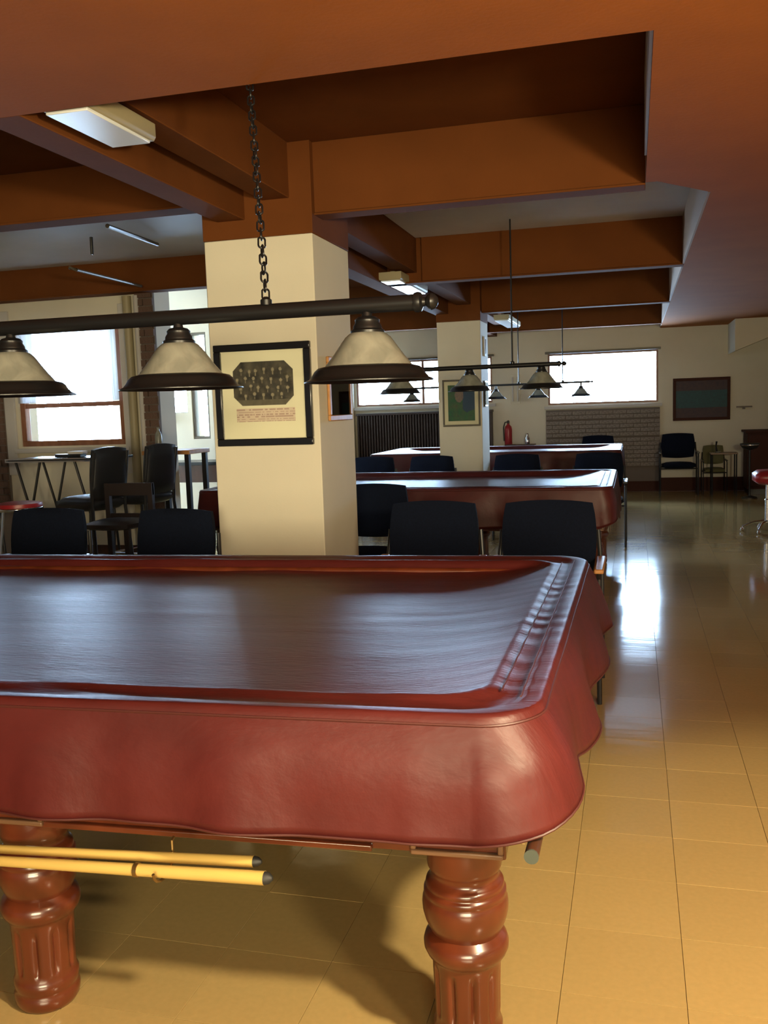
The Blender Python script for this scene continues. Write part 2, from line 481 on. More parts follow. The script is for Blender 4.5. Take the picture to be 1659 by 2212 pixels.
# lace halves behind the lamp: two sheer panels over the upper sash
cg = 'sheer panels of the tall left window'
for k, (a, b_) in enumerate(((-6.28, -5.69), (-5.66, -5.08))):
    n_ = 60; vs = []; z0_, z1_ = zt + .02, 2.46
    for i in range(n_ + 1):
        u = i / n_; x = a + (b_ - a) * u; yy = YW - .035 + .012 * math.sin(u * 38) + .006 * math.sin(u * 91 + k)
        vs += [(x, yy, z0_), (x, yy, z1_)]
    fs = [(2 * i, 2 * i + 2, 2 * i + 3, 2 * i + 1) for i in range(n_)]
    o = MB().add(vs, fs).build('sheer_curtain', SHEER); so = o.modifiers.new('solid', 'SOLIDIFY'); so.thickness = .0015
    tag(o, ('left' if k == 0 else 'right') + ' half of the white sheer curtain over the big left window', 'curtain', cg)
rod = MB().tube([(-6.36, YW - .035, 2.465), (-5.0, YW - .035, 2.465)], .008, 8).build('curtain_rod', GREYF)
tag(rod, 'thin rod carrying the sheer curtains above the big left window', 'rod')
# vertical pipes/boards on the pier
for k, (xa, r, m_) in enumerate(((aty(303, 820, YW - .1).x, .028, WHITEF), (aty(285, 820, YW - .08).x, .045, FIXT))):
    p = MB().tube([(xa, YW - .09, .02), (xa, YW - .09, 2.68)], r, 14).build('heating_pipe', m_)
    tag(p, ('slim pale' if k == 0 else 'thicker tan') + ' vertical pipe in the corner right of the big left window', 'pipe', 'pipes beside the left window')

# bricks
def bricks(parent, x0, x1, z0, z1, y, bw, bh, th, m_, seed, skip=()):
    rnd = random.Random(seed); proto = None; row = 0; z = z0
    while z + bh <= z1 + .001:
        x = x0 - (bw + .01) * (.5 if row % 2 else 0)
        while x < x1 - .02:
            a, b_ = max(x, x0), min(x + bw, x1)
            if b_ - a > .05:
                if proto is None:
                    o = proto = MB().box(-.5, .5, -.5, .5, -.5, .5).build('brick', m_, parent, bevel=0, smooth=False)
                else: o = proto.copy(); COL.objects.link(o)
                o.scale = (b_ - a, th * rnd.uniform(.8, 1.25), bh * rnd.uniform(.94, 1.0))
                o.location = ((a + b_) / 2, y - .002, z + bh / 2); o.rotation_euler = (rnd.gauss(0, .02), 0, rnd.gauss(0, .02))
            x += bw + .01
        z += bh + .01; row += 1
        if row in skip: z += .022
bw_ = struct(MB().box(-1.40, .40, YF - .05, YF, .17, 1.355).build('wall_brickwork', MORTAR, smooth=False))
bricks(bw_, -1.40, .40, .42, 1.35, YF - .06, .205, .057, .05, STONE, 3, skip=(7, 11))
bw2 = struct(MB().box(-7.20, -6.46, YW - .03, YW, .0, 2.9).build('wall_brickwork', MORTAR, smooth=False))
bricks(bw2, -7.17, -6.47, .55, 2.1, YW - .035, .205, .065, .03, BRICK, 5)
bw3 = struct(MB().box(-4.80, -4.61, YW - .08, YW - .05, .0, 2.9).build('wall_brickwork', MORTAR, smooth=False))
bricks(bw3, -4.80, -4.61, .55, 2.75, YW - .085, .18, .065, .03, BRICK, 9)

# radiator below the middle far window
rad = thing('radiator', 'dark brown finned radiator under the far window, left of the far column', 'radiator', (-3.45, YF - .13, 0))
MB().box(-1.18, 1.18, -.05, .10, .30, .42).build('bottom_rail', RADM, rad, bevel=.005)
MB().box(-1.18, 1.18, -.07, .11, 1.36, 1.40).build('top_rail', RADM, rad, bevel=.005)
fp = None
for k in range(48):
    x = -1.15 + 2.3 * k / 47
    if fp is None: o = fp = MB().box(-.014, .014, -.05, .09, .42, 1.36).build('fin', RADM, rad, bevel=.004)
    else: o = fp.copy(); COL.objects.link(o)
    o.location.x = x
MB().box(-1.17, 1.17, .04, .09, .30, 1.36).build('back_plate', RADM, rad)
MB().box(-1.1, -1.06, -.04, .08, .0, .30).build('foot', RADM, rad); MB().box(1.06, 1.1, -.04, .08, .0, .30).build('foot', RADM, rad)

# ------------------------------------------------------------------ fluorescent fittings
def fluor(y0, y1, label, x=-2.015, z=2.612):
    f = thing('fluorescent_light', label, 'ceiling light', (x, (y0 + y1) / 2, z), 0, 'fluorescent fittings along the long beam')
    L_ = (y1 - y0) / 2
    b = MB(); sec = [(-.095, .0), (.095, .0), (.105, .015), (.105, .07), (-.105, .07), (-.105, .015)]
    b.add([(a, -L_, c) for a, c in sec] + [(a, L_, c) for a, c in sec], [tuple(range(6)), tuple(range(6, 12))[::-1]] + [(i, i + 6, (i + 1) % 6 + 6, (i + 1) % 6) for i in range(6)])
    b.build('housing', FIXT, f, bevel=.003)
    MB().box(-.088, .088, -L_ + .02, L_ - .02, -.012, .002).build('diffuser', DIFF, f, bevel=.004)
    MB().box(-.02, .02, -L_ + .1, -L_ + .14, .07, .088).build('bracket', FIXT, f); MB().box(-.02, .02, L_ - .14, L_ - .1, .07, .088).build('bracket', FIXT, f)
    return f
fluor(3.10, 3.60, 'white boxed fluorescent light nearest the camera, on the beam at upper left')
fluor(8.10, 9.2, 'boxed fluorescent light on the beam just behind the cream column', x=-2.09)
fluor(12.6, 13.9, 'boxed fluorescent light farthest away, right of the far column top', x=-1.72)

# pipes under the left ceiling
pp = MB().tube([aty(150, 578, 7.0), aty(165, 583, 7.0), aty(305, 618, 8.2)], .014, 8).build('ceiling_pipe', GREYF)
tag(pp, 'thin bent grey pipe running under the ceiling at the left', 'pipe')
pp = MB().tube([aty(197, 512, 6.3), aty(199, 550, 6.3)], .012, 8).build('hanging_rod', BLACKP)
tag(pp, 'short dark rod hanging from the pale ceiling bay at the left', 'rod')
pp = MB().tube([aty(232, 488, 6.0), aty(340, 528, 7.3)], .016, 8).build('ceiling_conduit', GREYF)
tag(pp, 'dark conduit slanting across the pale ceiling bay at the left', 'conduit')

# ------------------------------------------------------------------ billiard tables
def leg_mesh():
    prof = [(.072, 0), (.079, .012), (.081, .03), (.076, .045), (.079, .055), (.080, .07), (.0755, .082), (.0745, .095), (.075, .1),
            (.0755, .13), (.076, .16), (.077, .19), (.078, .215), (.079, .228), (.081, .235), (.091, .245), (.0965, .258), (.097, .27), (.093, .283), (.085, .292),
            (.080, .298), (.085, .308), (.092, .325), (.097, .345), (.098, .362), (.0965, .374), (.0925, .384), (.094, .388), (.0935, .396), (.088, .402), (.0895, .407), (.088, .415),
            (.081, .421), (.076, .430), (.078, .440), (.084, .452), (.085, .46), (.085, .52)]
    def mod(r, z, a):
        if .093 < z < .218:
            e = min(1, (z - .093) / .012, (.218 - z) / .012)
            c = math.cos(a * 10)
            return r - .0085 * e * max(0, c) ** 2.6
        return r
    b = MB(); fine = []
    for i in range(len(prof) - 1):
        (r0, z0), (r1, z1) = prof[i], prof[i + 1]
        for k in range(2): fine.append((r0 + (r1 - r0) * k / 2, z0 + (z1 - z0) * k / 2))
    fine.append(prof[-1]); b.lathe(fine, 120, mod=mod); return b


def make_table(label, loc, rotz, L=3.3, Wd=1.78):
    """origin at floor centre"""
    t = thing('billiard_table', label, 'billiard table', loc, rotz, 'covered billiard tables down the room')
    hx, hy = L / 2, Wd / 2
    b = MB(); b.box(-hx + .10, hx - .10, -hy + .035, -hy + .075, .515, .74); b.box(-hx + .10, hx - .10, hy - .075, hy - .035, .515, .74)
    b.box(-hx + .10, -hx + .14, -hy + .075, hy - .14, .515, .74); b.box(hx - .14, hx - .10, -hy + .14, hy - .14, .515, .74)
    b.build('apron', MAHOG, t, bevel=.004)
    MB().box(-hx + .13, hx - .13, -hy + .13, hy - .13, .70, .775).build('slate_bed', GREEN, t)
    b = MB(); b.box(-hx, hx, -hy, -hy + .13, .74, .825); b.box(-hx, hx, hy - .13, hy, .74, .825)
    b.box(-hx, -hx + .13, -hy + .13, hy - .13, .74, .825); b.box(hx - .13, hx, -hy + .13, hy - .13, .74, .825)
    b.build('rail', MAHOG, t, bevel=.012)
    lx = [hx - .245 - 1.125 * 0, hx - .245 - 1.13, -hx + .245 + 1.13 * 0]
    lx = [hx - .142, hx - .142 - 1.09, -hx + .165]
    return t, lx, hy
TABS = []
leg0 = None
def table(label, loc, rotz, L, Wd):
    global leg0
    t, lx, hy = make_table(label, loc, rotz, L, Wd)
    for x in lx:
        for s in (-1, 1):
            if leg0 is None: o = leg0 = leg_mesh().build('leg', MAHOG, t, angle=60)
            else: o = leg0.copy(); COL.objects.link(o); o.parent = t
            o.location = (x, s * (hy - .13), 0)
            MB().box(-.105, .105, -.105, .105, .515, .57).build('corner_block', MAHOG, t, bevel=.004, loc=(x, s * (hy - .13), 0))
            if s < 0:
                q_ = MB().frame(-.100, .100, .520, .69, .012, -.118, -.104); q_.build('panel_moulding', PANELW, t, bevel=.003, loc=(x, s * (hy - .13), 0))
    MB().box(-L / 2 + .08, L / 2 - .33, -hy + .020, -hy + .036, .515, .530).build('apron_moulding', MAHOG, t, bevel=.003)
    return t

RZ1 = math.radians(2.6)
# right end of the near table lies at X=-0.17, near edge Y~1.68, width 1.95 with the cover
C1 = Vector((-.145, 1.80, 0)) + Matrix.Rotation(RZ1, 3, 'Z') @ Vector((-1.70, 1.01, 0))
table('nearest billiard table with turned mahogany legs under a burgundy cover', C1, RZ1, 3.24, 1.94)
C2 = Vector((-1.83, 7.85, 0)); C3 = Vector((-1.84, 13.1, 0))
table('second billiard table, right behind the cream column, under its cover', C2, 0, 3.30, 1.78)
table('farthest billiard table, by the far window wall, under its cover', C3, 0, 3.30, 1.78)


def rrect(hx, hy, r, n_long, n_corner):
    """closed loop, CCW, starting at the near left corner (-x,-y) ; yields (x,y,nx,ny)"""
    out = []
    cs = [(hx - r, -hy + r, -PI / 2), (hx - r, hy - r, 0), (-hx + r, hy - r, PI / 2), (-hx + r, -hy + r, PI)]
    sides = [((-hx + r, -hy), (hx - r, -hy), (0, -1)), ((hx, -hy + r), (hx, hy - r), (1, 0)), ((hx - r, hy), (-hx + r, hy), (0, 1)), ((-hx, hy - r), (-hx, -hy + r), (-1, 0))]
    for k in range(4):
        (a, b_, nn) = sides[k]; L_ = math.hypot(b_[0] - a[0], b_[1] - a[1]); n = max(4, int(n_long * L_))
        for i in range(n):
            u = i / n; out.append((a[0] + (b_[0] - a[0]) * u, a[1] + (b_[1] - a[1]) * u, nn[0], nn[1]))
        cx, cy, a0 = cs[k]
        for i in range(n_corner):
            an = a0 + PI / 2 * i / n_corner
            out.append((cx + r * math.cos(an), cy + r * math.sin(an), math.cos(an), math.sin(an)))
    return out


def cover(label, loc, rotz, L, Wd, zt, depth, nl, nc, seed, flare=(.035, .10), amp=1.0, shear=0.0, rc=.10, group='vinyl dust covers on the billiard tables'):
    hx, hy = L / 2, Wd / 2; loop = rrect(hx, hy, rc, nl, nc); N = len(loop)
    rnd = random.Random(seed); ph = [rnd.uniform(0, 6.28) for _ in range(12)]
    prof = [(0.0, -.014), (.003, -.005), (.008, -.001), (.012, 0), (.018, 0), (.04, -.002), (.055, -.007), (.07, -.010), (.09, -.010), (.105, -.006), (.12, -.001), (.13, 0), (.138, -.003), (.148, -.016), (.158, -.030), (.17, -.041), (.19, -.045), (.215, -.047), (.245, -.048)]
    d = .245
    while d < hy - .02:
        d += .03; prof.append((min(d, hy - .004), -.049))
    b = MB(); V = []
    def pt(x, y, nx, ny, d, dz):
        # uniform inset with the corner radius shrinking
        sx, sy = (hx - d) / hx, (hy - d) / hy
        X, Y = x * sx, y * sy
        inner = max(0, min(1, (d - .10) / .08))
        # fine wrinkles
        w = .0016 * noise.noise((X * 1.2, Y * 14, seed)) * amp + .004 * noise.noise((X * .9, Y * 2.2, seed + 5)) * inner
        rim = max(0, 1 - abs(d - .075) / .07)
        # cross wrinkles on the end rims, diagonal folds on the long rims
        if abs(nx) > .5: w += rim * .0035 * amp * math.sin(Y * 55 + 6 * noise.noise((Y * 3, X, seed))) * max(0, noise.noise((Y * 2.1, 3, seed)) + .35)
        else:
            w += rim * .016 * amp * max(0, noise.noise((X * 2.6 + abs(d - .02) * 16, seed + 2, 4)) - .12)
        slope = max(0, 1 - abs(d - .155) / .05)
        if abs(ny) > .5: w += slope * .011 * amp * noise.noise((X * 3.3 + d * 12, seed, 1))
        # the sheet rises like a hammock towards both ends
        dx = hx - abs(X); dz2 = dz
        if dx > .13 and d > .13:
            u = min(1, (dx - .13) / .40); dz2 = max(dz, -.049 * (1 - (1 - u) ** 2.2))
        return (X, Y, zt + dz2 + w)
    rings = [[pt(*p, d_, dz) for p in loop] for d_, dz in prof]
    sk = []
    K = 14; hem = []
    for i, (x, y, nx, ny) in enumerate(loop):
        u = i / N
        side = max(0, nx); front = max(0, -ny); cor = max(0, 1 - abs(abs(nx) - abs(ny)) * 1.2) if (abs(nx) > .01 and abs(ny) > .01) else 0
        folds = .030 * noise.noise((x * 3.0 + y * 1.3, ph[0], seed)) + .012 * noise.noise((x * 6.5 + .7, y * 5.1, seed + 3))
        folds_s = .022 * math.sin(y * 9.6 + 4.7) * side * amp
        fl_ = flare[0] + (flare[1] - flare[0]) * side + .01 * cor + folds * 1.7 * amp * (1 - .45 * side) + folds_s
        dep = depth * (1 + .014 * noise.noise((x * 1.4, y * 1.4, seed + 8)) - .30 * math.exp(-((y + hy - .20) / .22) ** 2) * side)
        hem.append((x, y, nx, ny, fl_, dep))
    for k in range(1, K + 1):
        t = k / K; ring = []
        for (x, y, nx, ny, fl_, dep) in hem:
            belly = .008 * math.sin(PI * t) * (1 + 1.2 * noise.noise((x * 2.2 + 3, y * 2.2, t * 1.5 + seed)))
            o_ = fl_ * (t ** .9) + belly
            crease = .003 * amp * noise.noise((x * 5 + t * 3, y * 5 - t * 2, seed + 11)) * math.sin(PI * min(1, t * 1.2))
            o_ += crease
            ring.append((x + nx * o_, y + ny * o_, zt - .014 - (dep - .014) * t))
        sk.append(ring)
    allr = sk[::-1] + rings
    for r in allr: b.v += r
    b.v = [(x + shear * y, y, z) for x, y, z in b.v]
    for j in range(len(allr) - 1):
        for i in range(N):
            i2 = (i + 1) % N; b.f.append((j * N + i, j * N + i2, (j + 1) * N + i2, (j + 1) * N + i))
    last = (len(allr) - 1) * N
    b.f.append(tuple(last + i for i in range(N)))
    root = thing('table_cover', label, 'table cover', loc, rotz, group)
    o = b.build('sheet', VINYL, root, angle=75)
    so = o.modifiers.new('solid', 'SOLIDIFY'); so.thickness = .0022; so.offset = -1
    # piped seams
    step = 2 if nl > 60 else 1
    edge = [Vector(sk[0][i]) * .35 + Vector(rings[0][i]) * .65 for i in range(0, N, step)]
    edge = [Vector((p.x + shear * p.y, p.y, p.z)) for p in edge]
    MB().tube(edge, .0032, 6, closed=True).build('seam', PIPING, root)
    MB().tube([Vector(sk[-1][i]) + Vector((shear * sk[-1][i][1], 0, 0)) for i in range(0, N, step)], .003, 6, closed=True).build('hem', PIPING, root)
    for dd in (.052, .098):
        pts = []
        for j in range(60):
            yy = -hy + .09 + (2 * hy - .18) * j / 59
            x_, y_, z_ = pt(hx, yy * 1.0, 1, 0, dd, 0); pts.append((x_ + shear * y_, y_, z_ + .0012))
        MB().tube(pts, .0022, 6).build('seam', PIPING, root)
    return root

cover('glossy burgundy vinyl cover on the nearest billiard table, in front of the cream column', C1, RZ1, 3.42, 2.02, .853, .262, 130, 26, 4, rc=.13, flare=(.035, .062), shear=.05)
cover('dark burgundy vinyl cover on the second table, behind the cream column', C2, 0, 3.36, 1.84, .853, .31, 50, 12, 9, flare=(.02, .03), amp=.7)
cover('burgundy vinyl cover on the farthest table, near the far window wall', C3, 0, 3.36, 1.84, .853, .30, 40, 10, 15, flare=(.02, .03), amp=.7)

# cues hung under the near rail
def cue(name, label, a, b_, r0, r1, cap, group):
    a, b_ = Vector(a), Vector(b_); d = (a - b_).normalized()
    root = thing(name, label, 'cue', tuple((a + b_) / 2), 0, group); c = (a + b_) / 2
    MB().tube([b_ - c, (b_ * .5 + a * .5) - c, a - c], [r1, (r0 + r1) / 2, r0], 18).build('shaft', YELW, root)
    if cap: MB().tube([a - c, a + d * .010 - c, a + d * .018 - c], [r0 * .98, r0 * .8, r0 * .3], 16).build('bumper', RUB, root)
    return root
gq = 'cues slung under the nearest table'
YQ = 1.75
p1, p2 = aty(572, 1897, YQ), aty(0, 1860, YQ); e = (p2 - p1).normalized()
ca = cue('billiard_cue', 'front pale yellow cue with black butt cap hung under the nearest table', p1, p1 + e * 1.45, .0150, .008, True, gq)
MB().tube([e * -.42, e * -.41], .0158, 16).build('joint_ring', BRASS, ca)
ca.children
p1, p2 = aty(549, 1861, YQ + .045), aty(0, 1834, YQ + .045); e = (p2 - p1).normalized()
cue('billiard_cue', 'rear pale yellow cue hung behind the other under the nearest table', p1, p1 + e * 1.42, .0128, .008, True, gq)
# hooks
def hook(px, label, zt_=.50):
    c = aty(px, 1870, YQ + .03); zb_ = c.z
    pts = [(0, .075, zt_ - zb_), (0, .07, .06), (0, .03, .045)] + [(0, .03 - .045 * (1 - math.cos(a)) + 0 , .01 - .032 * math.sin(a)) for a in [i * PI / 8 for i in range(9)]]
    o = MB().tube(pts, .0035, 8).build('brass_hook', BRASS, loc=(c.x, c.y, c.z))
    tag(o, label, 'hook', 'brass hooks holding the cues'); return o
hook(360, 'brass hook holding the two yellow cues near their butt ends')
hook(-330, 'brass hook holding the thin ends of the two yellow cues')
# dark cue butt at the right end, pointing at the camera
c0 = aty(1148, 1850, 1.74)
sb = thing('cue_butt', 'dark cue butt with grey green end poking out beneath the cover corner', 'cue', tuple(c0))
MB().tube([(0, 0, 0), (.012, 1.3, .012)], [.0145, .008], 20).build('shaft', DARKW, sb)
MB().lathe([(.0145, -.002), (.0147, .004)], 20).build('end_cap', GREEN, sb).rotation_euler.x = PI / 2
hb = thing('cue_clip', 'black and steel clip holding the dark cue under the table end', 'clip', tuple(c0 + Vector((-.040, .08, .022))))
MB().lathe([(.010, -.03), (.018, -.025), (.018, .02), (.012, .028)], 18).build('roller', RUB, hb)
MB().box(.012, .02, -.02, .02, -.03, .05).build('bracket', CHROME, hb, bevel=.002)

# ------------------------------------------------------------------ billiard lamps
def shade_parts(root, sc=1.0):
    rim = [(.155, .032), (.158, .036), (.165, .030), (.172, .018), (.182, .008), (.2, 0), (.2, .002), (.184, .011), (.175, .022), (.168, .036), (.158, .043), (.137, .047), (.137, .043), (.153, .038)]
    rim = [(r * sc, z * sc) for r, z in [(.136, .040), (.156, .034), (.164, .027), (.171, .015), (.181, .006), (.2, 0), (.2, .003), (.184, .010), (.175, .021), (.168, .033), (.157, .043), (.136, .048), (.136, .040)]]
    MB().lathe(rim, 56, cap=False).build('shade_rim', BLACKM, root, angle=50)
    gl = [(.138, .044), (.127, .058), (.112, .076), (.096, .098), (.082, .118), (.070, .134), (.058, .144), (.047, .150), (.045, .147), (.056, .140), (.067, .130), (.079, .114), (.093, .094), (.109, .073), (.124, .055), (.135, .042), (.138, .044)]
    MB().lathe([(r * sc, z * sc) for r, z in gl], 56, cap=False).build('glass_shade', SHADE, root, angle=60)
    cp = [(.052, .146), (.052, .154), (.044, .160), (.043, .168), (.037, .178), (.038, .186), (.030, .194), (.016, .198), (.012, .22)]
    MB().lathe([(r * sc, z * sc) for r, z in cp], 36).build('shade_cap', BLACKM, root, angle=40)
    MB().lathe([(.012, .09), (.030, .075), (.032, .06), (.022, .045), (.004, .036)], 20).build('bulb', WHITEF, root)


def chain(root, p0, p1, link=.042, wire=.0032, nmax=300):
    p0, p1 = Vector(p0), Vector(p1); d = p1 - p0; L_ = d.length; n = int(L_ / (link * .78)); proto = None
    q = d.to_track_quat('Z', 'Y')
    for i in range(n):
        c = p0 + d * ((i + .5) / n)
        if proto is None:
            pts = [(math.cos(a) * link * .27, 0, math.sin(a) * link * .27 + (link * .23 if math.sin(a) > 0 else -link * .23)) for a in [2 * PI * k / 14 for k in range(14)]]
            o = proto = MB().tube(pts, wire, 6, closed=True).build('chain_link', BLACKM, root)
            o.rotation_mode = 'QUATERNION'
        else: o = proto.copy(); COL.objects.link(o)
        o.location = c
        tw = Matrix.Rotation(PI / 2 * (i % 2) + .35 * math.sin(i * .5), 4, 'Z').to_quaternion()
        o.rotation_quaternion = q @ tw


def lamp(label, Y, xs, z_rim, bar_x0, bar_x1, zbar, rbar, supports, use_chain, sc=1.0, rotz=0.0):
    root = thing('billiard_lamp', label, 'billiard lamp', ((bar_x0 + bar_x1) / 2, Y, zbar), rotz, 'shaded lamps hung over the billiard tables')
    cx = (bar_x0 + bar_x1) / 2
    a, b_ = bar_x0 - cx, bar_x1 - cx
    MB().tube([(a, 0, 0), (b_, 0, 0)], rbar, 24).build('bar', BLACKM, root)
    for s, e in ((-1, a), (1, b_)):
        pr = [(0, rbar * 1.15), (.010, rbar * 1.25), (.020, rbar * 1.15), (.026, rbar * .6), (.034, rbar * .5), (.042, rbar * .85), (.052, rbar * 1.05), (.062, rbar * .9), (.070, rbar * .5), (.073, .001)]
        MB().tube([(e + s * (x - .01), 0, 0) for x, r in pr], [r for x, r in pr], 20).build('finial', BLACKM, root)
    for x in xs:
        h_ = bpy.data.objects.new('shade', None); COL.objects.link(h_); h_.parent = root; h_.location = (x - cx, 0, z_rim - zbar)
        shade_parts(h_, sc)
        MB().tube([(0, 0, .19 * sc), (0, 0, zbar - z_rim)], .012, 12).build('stem', BLACKM, h_)
    for x in supports:
        MB().lathe([(.018, -.004), (.018, .012), (.006, .022)], 16, c=(x - cx, 0, rbar)).build('hanger', BLACKM, root)
        if use_chain:
            h_ = bpy.data.objects.new('chain', None); COL.objects.link(h_); h_.parent = root; h_.location = (0, 0, 0)
            P0 = Vector((x, Y, zbar + rbar + .015)); P1 = aty(540 if x > -2 else 100, 192, Y + .36)
            P1 = P0 + (P1 - P0) * ((3.0 - P0.z) / (P1.z - P0.z)); o0 = Vector((cx, Y, zbar))
            chain(h_, P0 - o0, P1 - o0)
        else: MB().tube([(x - cx, 0, rbar), (x - cx, 0, 3.0 - zbar)], .007, 8).build('rod', BLACKM, root)
    return root

lamp('big dark billiard lamp bar with marbled glass shades over the nearest table', 2.75, (-2.05, -1.42, -.785), 1.563, -2.85, -.625, 1.793, .0245, (-1.112,), True)
lamp('billiard lamp over the second table, its bar crossing the far column', 7.85, (-1.965, -1.352, -.745), 1.600, -2.2, -.60, 1.80, .019, (-.985,), False, sc=.93)
lamp('smallest billiard lamp, over the farthest table in front of the far window', 13.1, (-3.105, -2.49, -1.88, -1.289, -.706), 1.556, -3.3, -.60, 1.75, .014, (-1.56, -.95), False, sc=.72)

# ------------------------------------------------------------------ pictures
def picture(name, label, x0, x1, z0, z1, y, fw, fmat, mw, painter, nx, nz, fth=.03, rot=None, glazed=True):
    """hangs facing -Y; painter(u,v)->rgb on the print grid"""
    cx, cz = (x0 + x1) / 2, (z0 + z1) / 2; w, h = (x1 - x0) / 2, (z1 - z0) / 2
    root = thing(name, label, 'picture', (cx, y, cz), rot or 0)
    b = MB().frame(-w, w, -h, h, fw, -fth, 0); b.build('frame', fmat, root, bevel=.005)
    MB().box(-w + fw * .6, w - fw * .6, -.010, -.002, -h + fw * .6, h - fw * .6).build('mat_board', MATB if mw else fmat, root)
    u0, u1, v0, v1 = -w + fw + mw, w - fw - mw, -h + fw + mw, h - fw - mw
    bb = MB(); cols = []
    for j in range(nz):
        for i in range(nx):
            c = painter((i + .5) / nx, (j + .5) / nz)
            if c is None: continue
            a, b_ = u0 + (u1 - u0) * i / nx, u0 + (u1 - u0) * (i + 1) / nx
            c_, d_ = v0 + (v1 - v0) * j / nz, v0 + (v1 - v0) * (j + 1) / nz
            bb.add([(a, -.0112, c_), (b_, -.0112, c_), (b_, -.0112, d_), (a, -.0112, d_)], [(0, 1, 2, 3)]); cols += [c] * 4
    o = bb.build('print', PAPER, root, smooth=False)
    at = o.data.color_attributes.new('ink', 'FLOAT_COLOR', 'CORNER')
    for i, c in enumerate(cols): at.data[i].color = (*c, 1)
    if glazed: MB().box(-w + fw, w - fw, -.0165, -.0145, -h + fw, h - fw).build('glass', GLASS, root, smooth=False)
    return root

rp_ = random.Random(12)
faces = [(.14 + .13 * i + rp_.uniform(-.02, .02), .80 + rp_.uniform(-.04, .03)) for i in range(6)] + \
        [(.08 + .14 * i + rp_.uniform(-.02, .02), .60 + rp_.uniform(-.04, .03)) for i in range(7)] + \
        [(.12 + .155 * i + rp_.uniform(-.02, .02), .42 + rp_.uniform(-.04, .03)) for i in range(6)] + \
        [(.2 + .15 * i, .24 + rp_.uniform(-.03, .03)) for i in range(5)]
def paint1(u, v):
    # mat area holds an octagonal group photograph and a caption block of tiny lines
    # photograph box: u .08-.92, v .36-.95 ; caption u .10-.92, v .14-.32
    if .09 < u < .91 and .365 < v < .93:
        a, b_ = (u - .09) / .82, (v - .365) / .565
        if min(a, 1 - a) * 1.45 + min(b_, 1 - b_) < .20: return None
        c = .055 + .05 * noise.noise((a * 9, b_ * 7, 2)) + .02 * noise.noise((a * 40, b_ * 30, 5))
        for fx, fy in faces:
            d = ((a - fx) / .026) ** 2 + ((b_ - fy) / .042) ** 2
            if d < 1: c = .27 - .08 * d
            elif abs(a - fx) < .055 and fy - .2 < b_ < fy: c *= .7
            if abs(a - fx) < .009 and fy - .11 < b_ < fy - .05: c = .2
        if b_ < .12: c = .10 + .03 * noise.noise((a * 20, b_ * 9, 1))
        c = max(.015, c)
        return (c * 1.05, c * .92, c * .58)
    if .12 < u < .92 and .15 < v < .33:
        row = (v - .15) / .18 * 6; word = noise.noise((u * 34, int(row) * 7.3, 9))
        if (row % 1) < .5 and word > -.15: return (.42, .30, .24)
        return (.62, .52, .40)
    return None
picture('framed_picture', 'large black framed group photograph with cream mat on the cream column', -2.425, -1.815, 1.283, 1.885, 5.146, .042, BLACKF, .03, paint1, 110, 110)
def paint2(u, v):
    c = .10 + .05 * noise.noise((u * 12, v * 14, 3)); return (c, c * 1.05, c * .9)
r2 = picture('framed_picture', 'narrow honey wood framed picture on the right side of the cream column', -.225, .225, 1.414, 1.80, 5.54, .035, GOLDF, 0, paint2, 24, 24, fth=.018, rot=PI / 2)
r2.location = (-1.777, 5.52, 1.607)
def paint3(u, v):
    n1 = noise.noise((u * 5, v * 6, 7)); n2 = noise.noise((u * 18, v * 18, 8))
    g_ = .10 + .06 * n2
    if ((u - .42) / .16) ** 2 + ((v - .72) / .2) ** 2 < 1: return (.22 + .05 * n2, .17 + .04 * n2, .14)
    if u > .55 and v > .3 + .2 * n1: return (.03, .07 + .02 * n2, .13)
    return (.05 + .04 * n1, g_ + .03, .06)
picture('framed_picture', 'green toned picture in a grey frame on the front of the far column', -2.285, -1.818, 1.226, 1.80, 11.296, .022, GREYF, .045, paint3, 40, 50, fth=.02)
def paint4(u, v):
    n2 = noise.noise((u * 18, v * 18, 8))
    if .28 < v < .74: return (.035, .085 + .02 * n2, .09 + .02 * n2)
    return (.07 + .02 * n2, .045 + .01 * n2, .05)
picture('wall_panel_picture', 'wide dark picture with a teal band on the far wall above the blue chair', .60, 1.46, 1.125, 1.795, YF - .002, .045, MT['baseboard_brown'], 0, paint4, 30, 30, glazed=False)

sw = thing('wall_frame', 'small dark framed notice on the right side of the far column, lower one', 'frame', (-1.798, 11.56, 1.62))
MB().box(0, .02, -.10, .10, -.16, .16).build('frame', BLACKF, sw, bevel=.003)
MB().box(.018, .024, -.08, .08, -.14, .14).build('print', MATB, sw)
sw = thing('wall_frame', 'narrow dark framed notice on the right side of the far column, upper one', 'frame', (-1.798, 11.55, 2.2))
MB().box(0, .02, -.07, .07, -.12, .12).build('frame', WHITEF, sw, bevel=.003)
MB().box(.018, .024, -.02, .02, -.09, .09).build('print', BLACKF, sw)

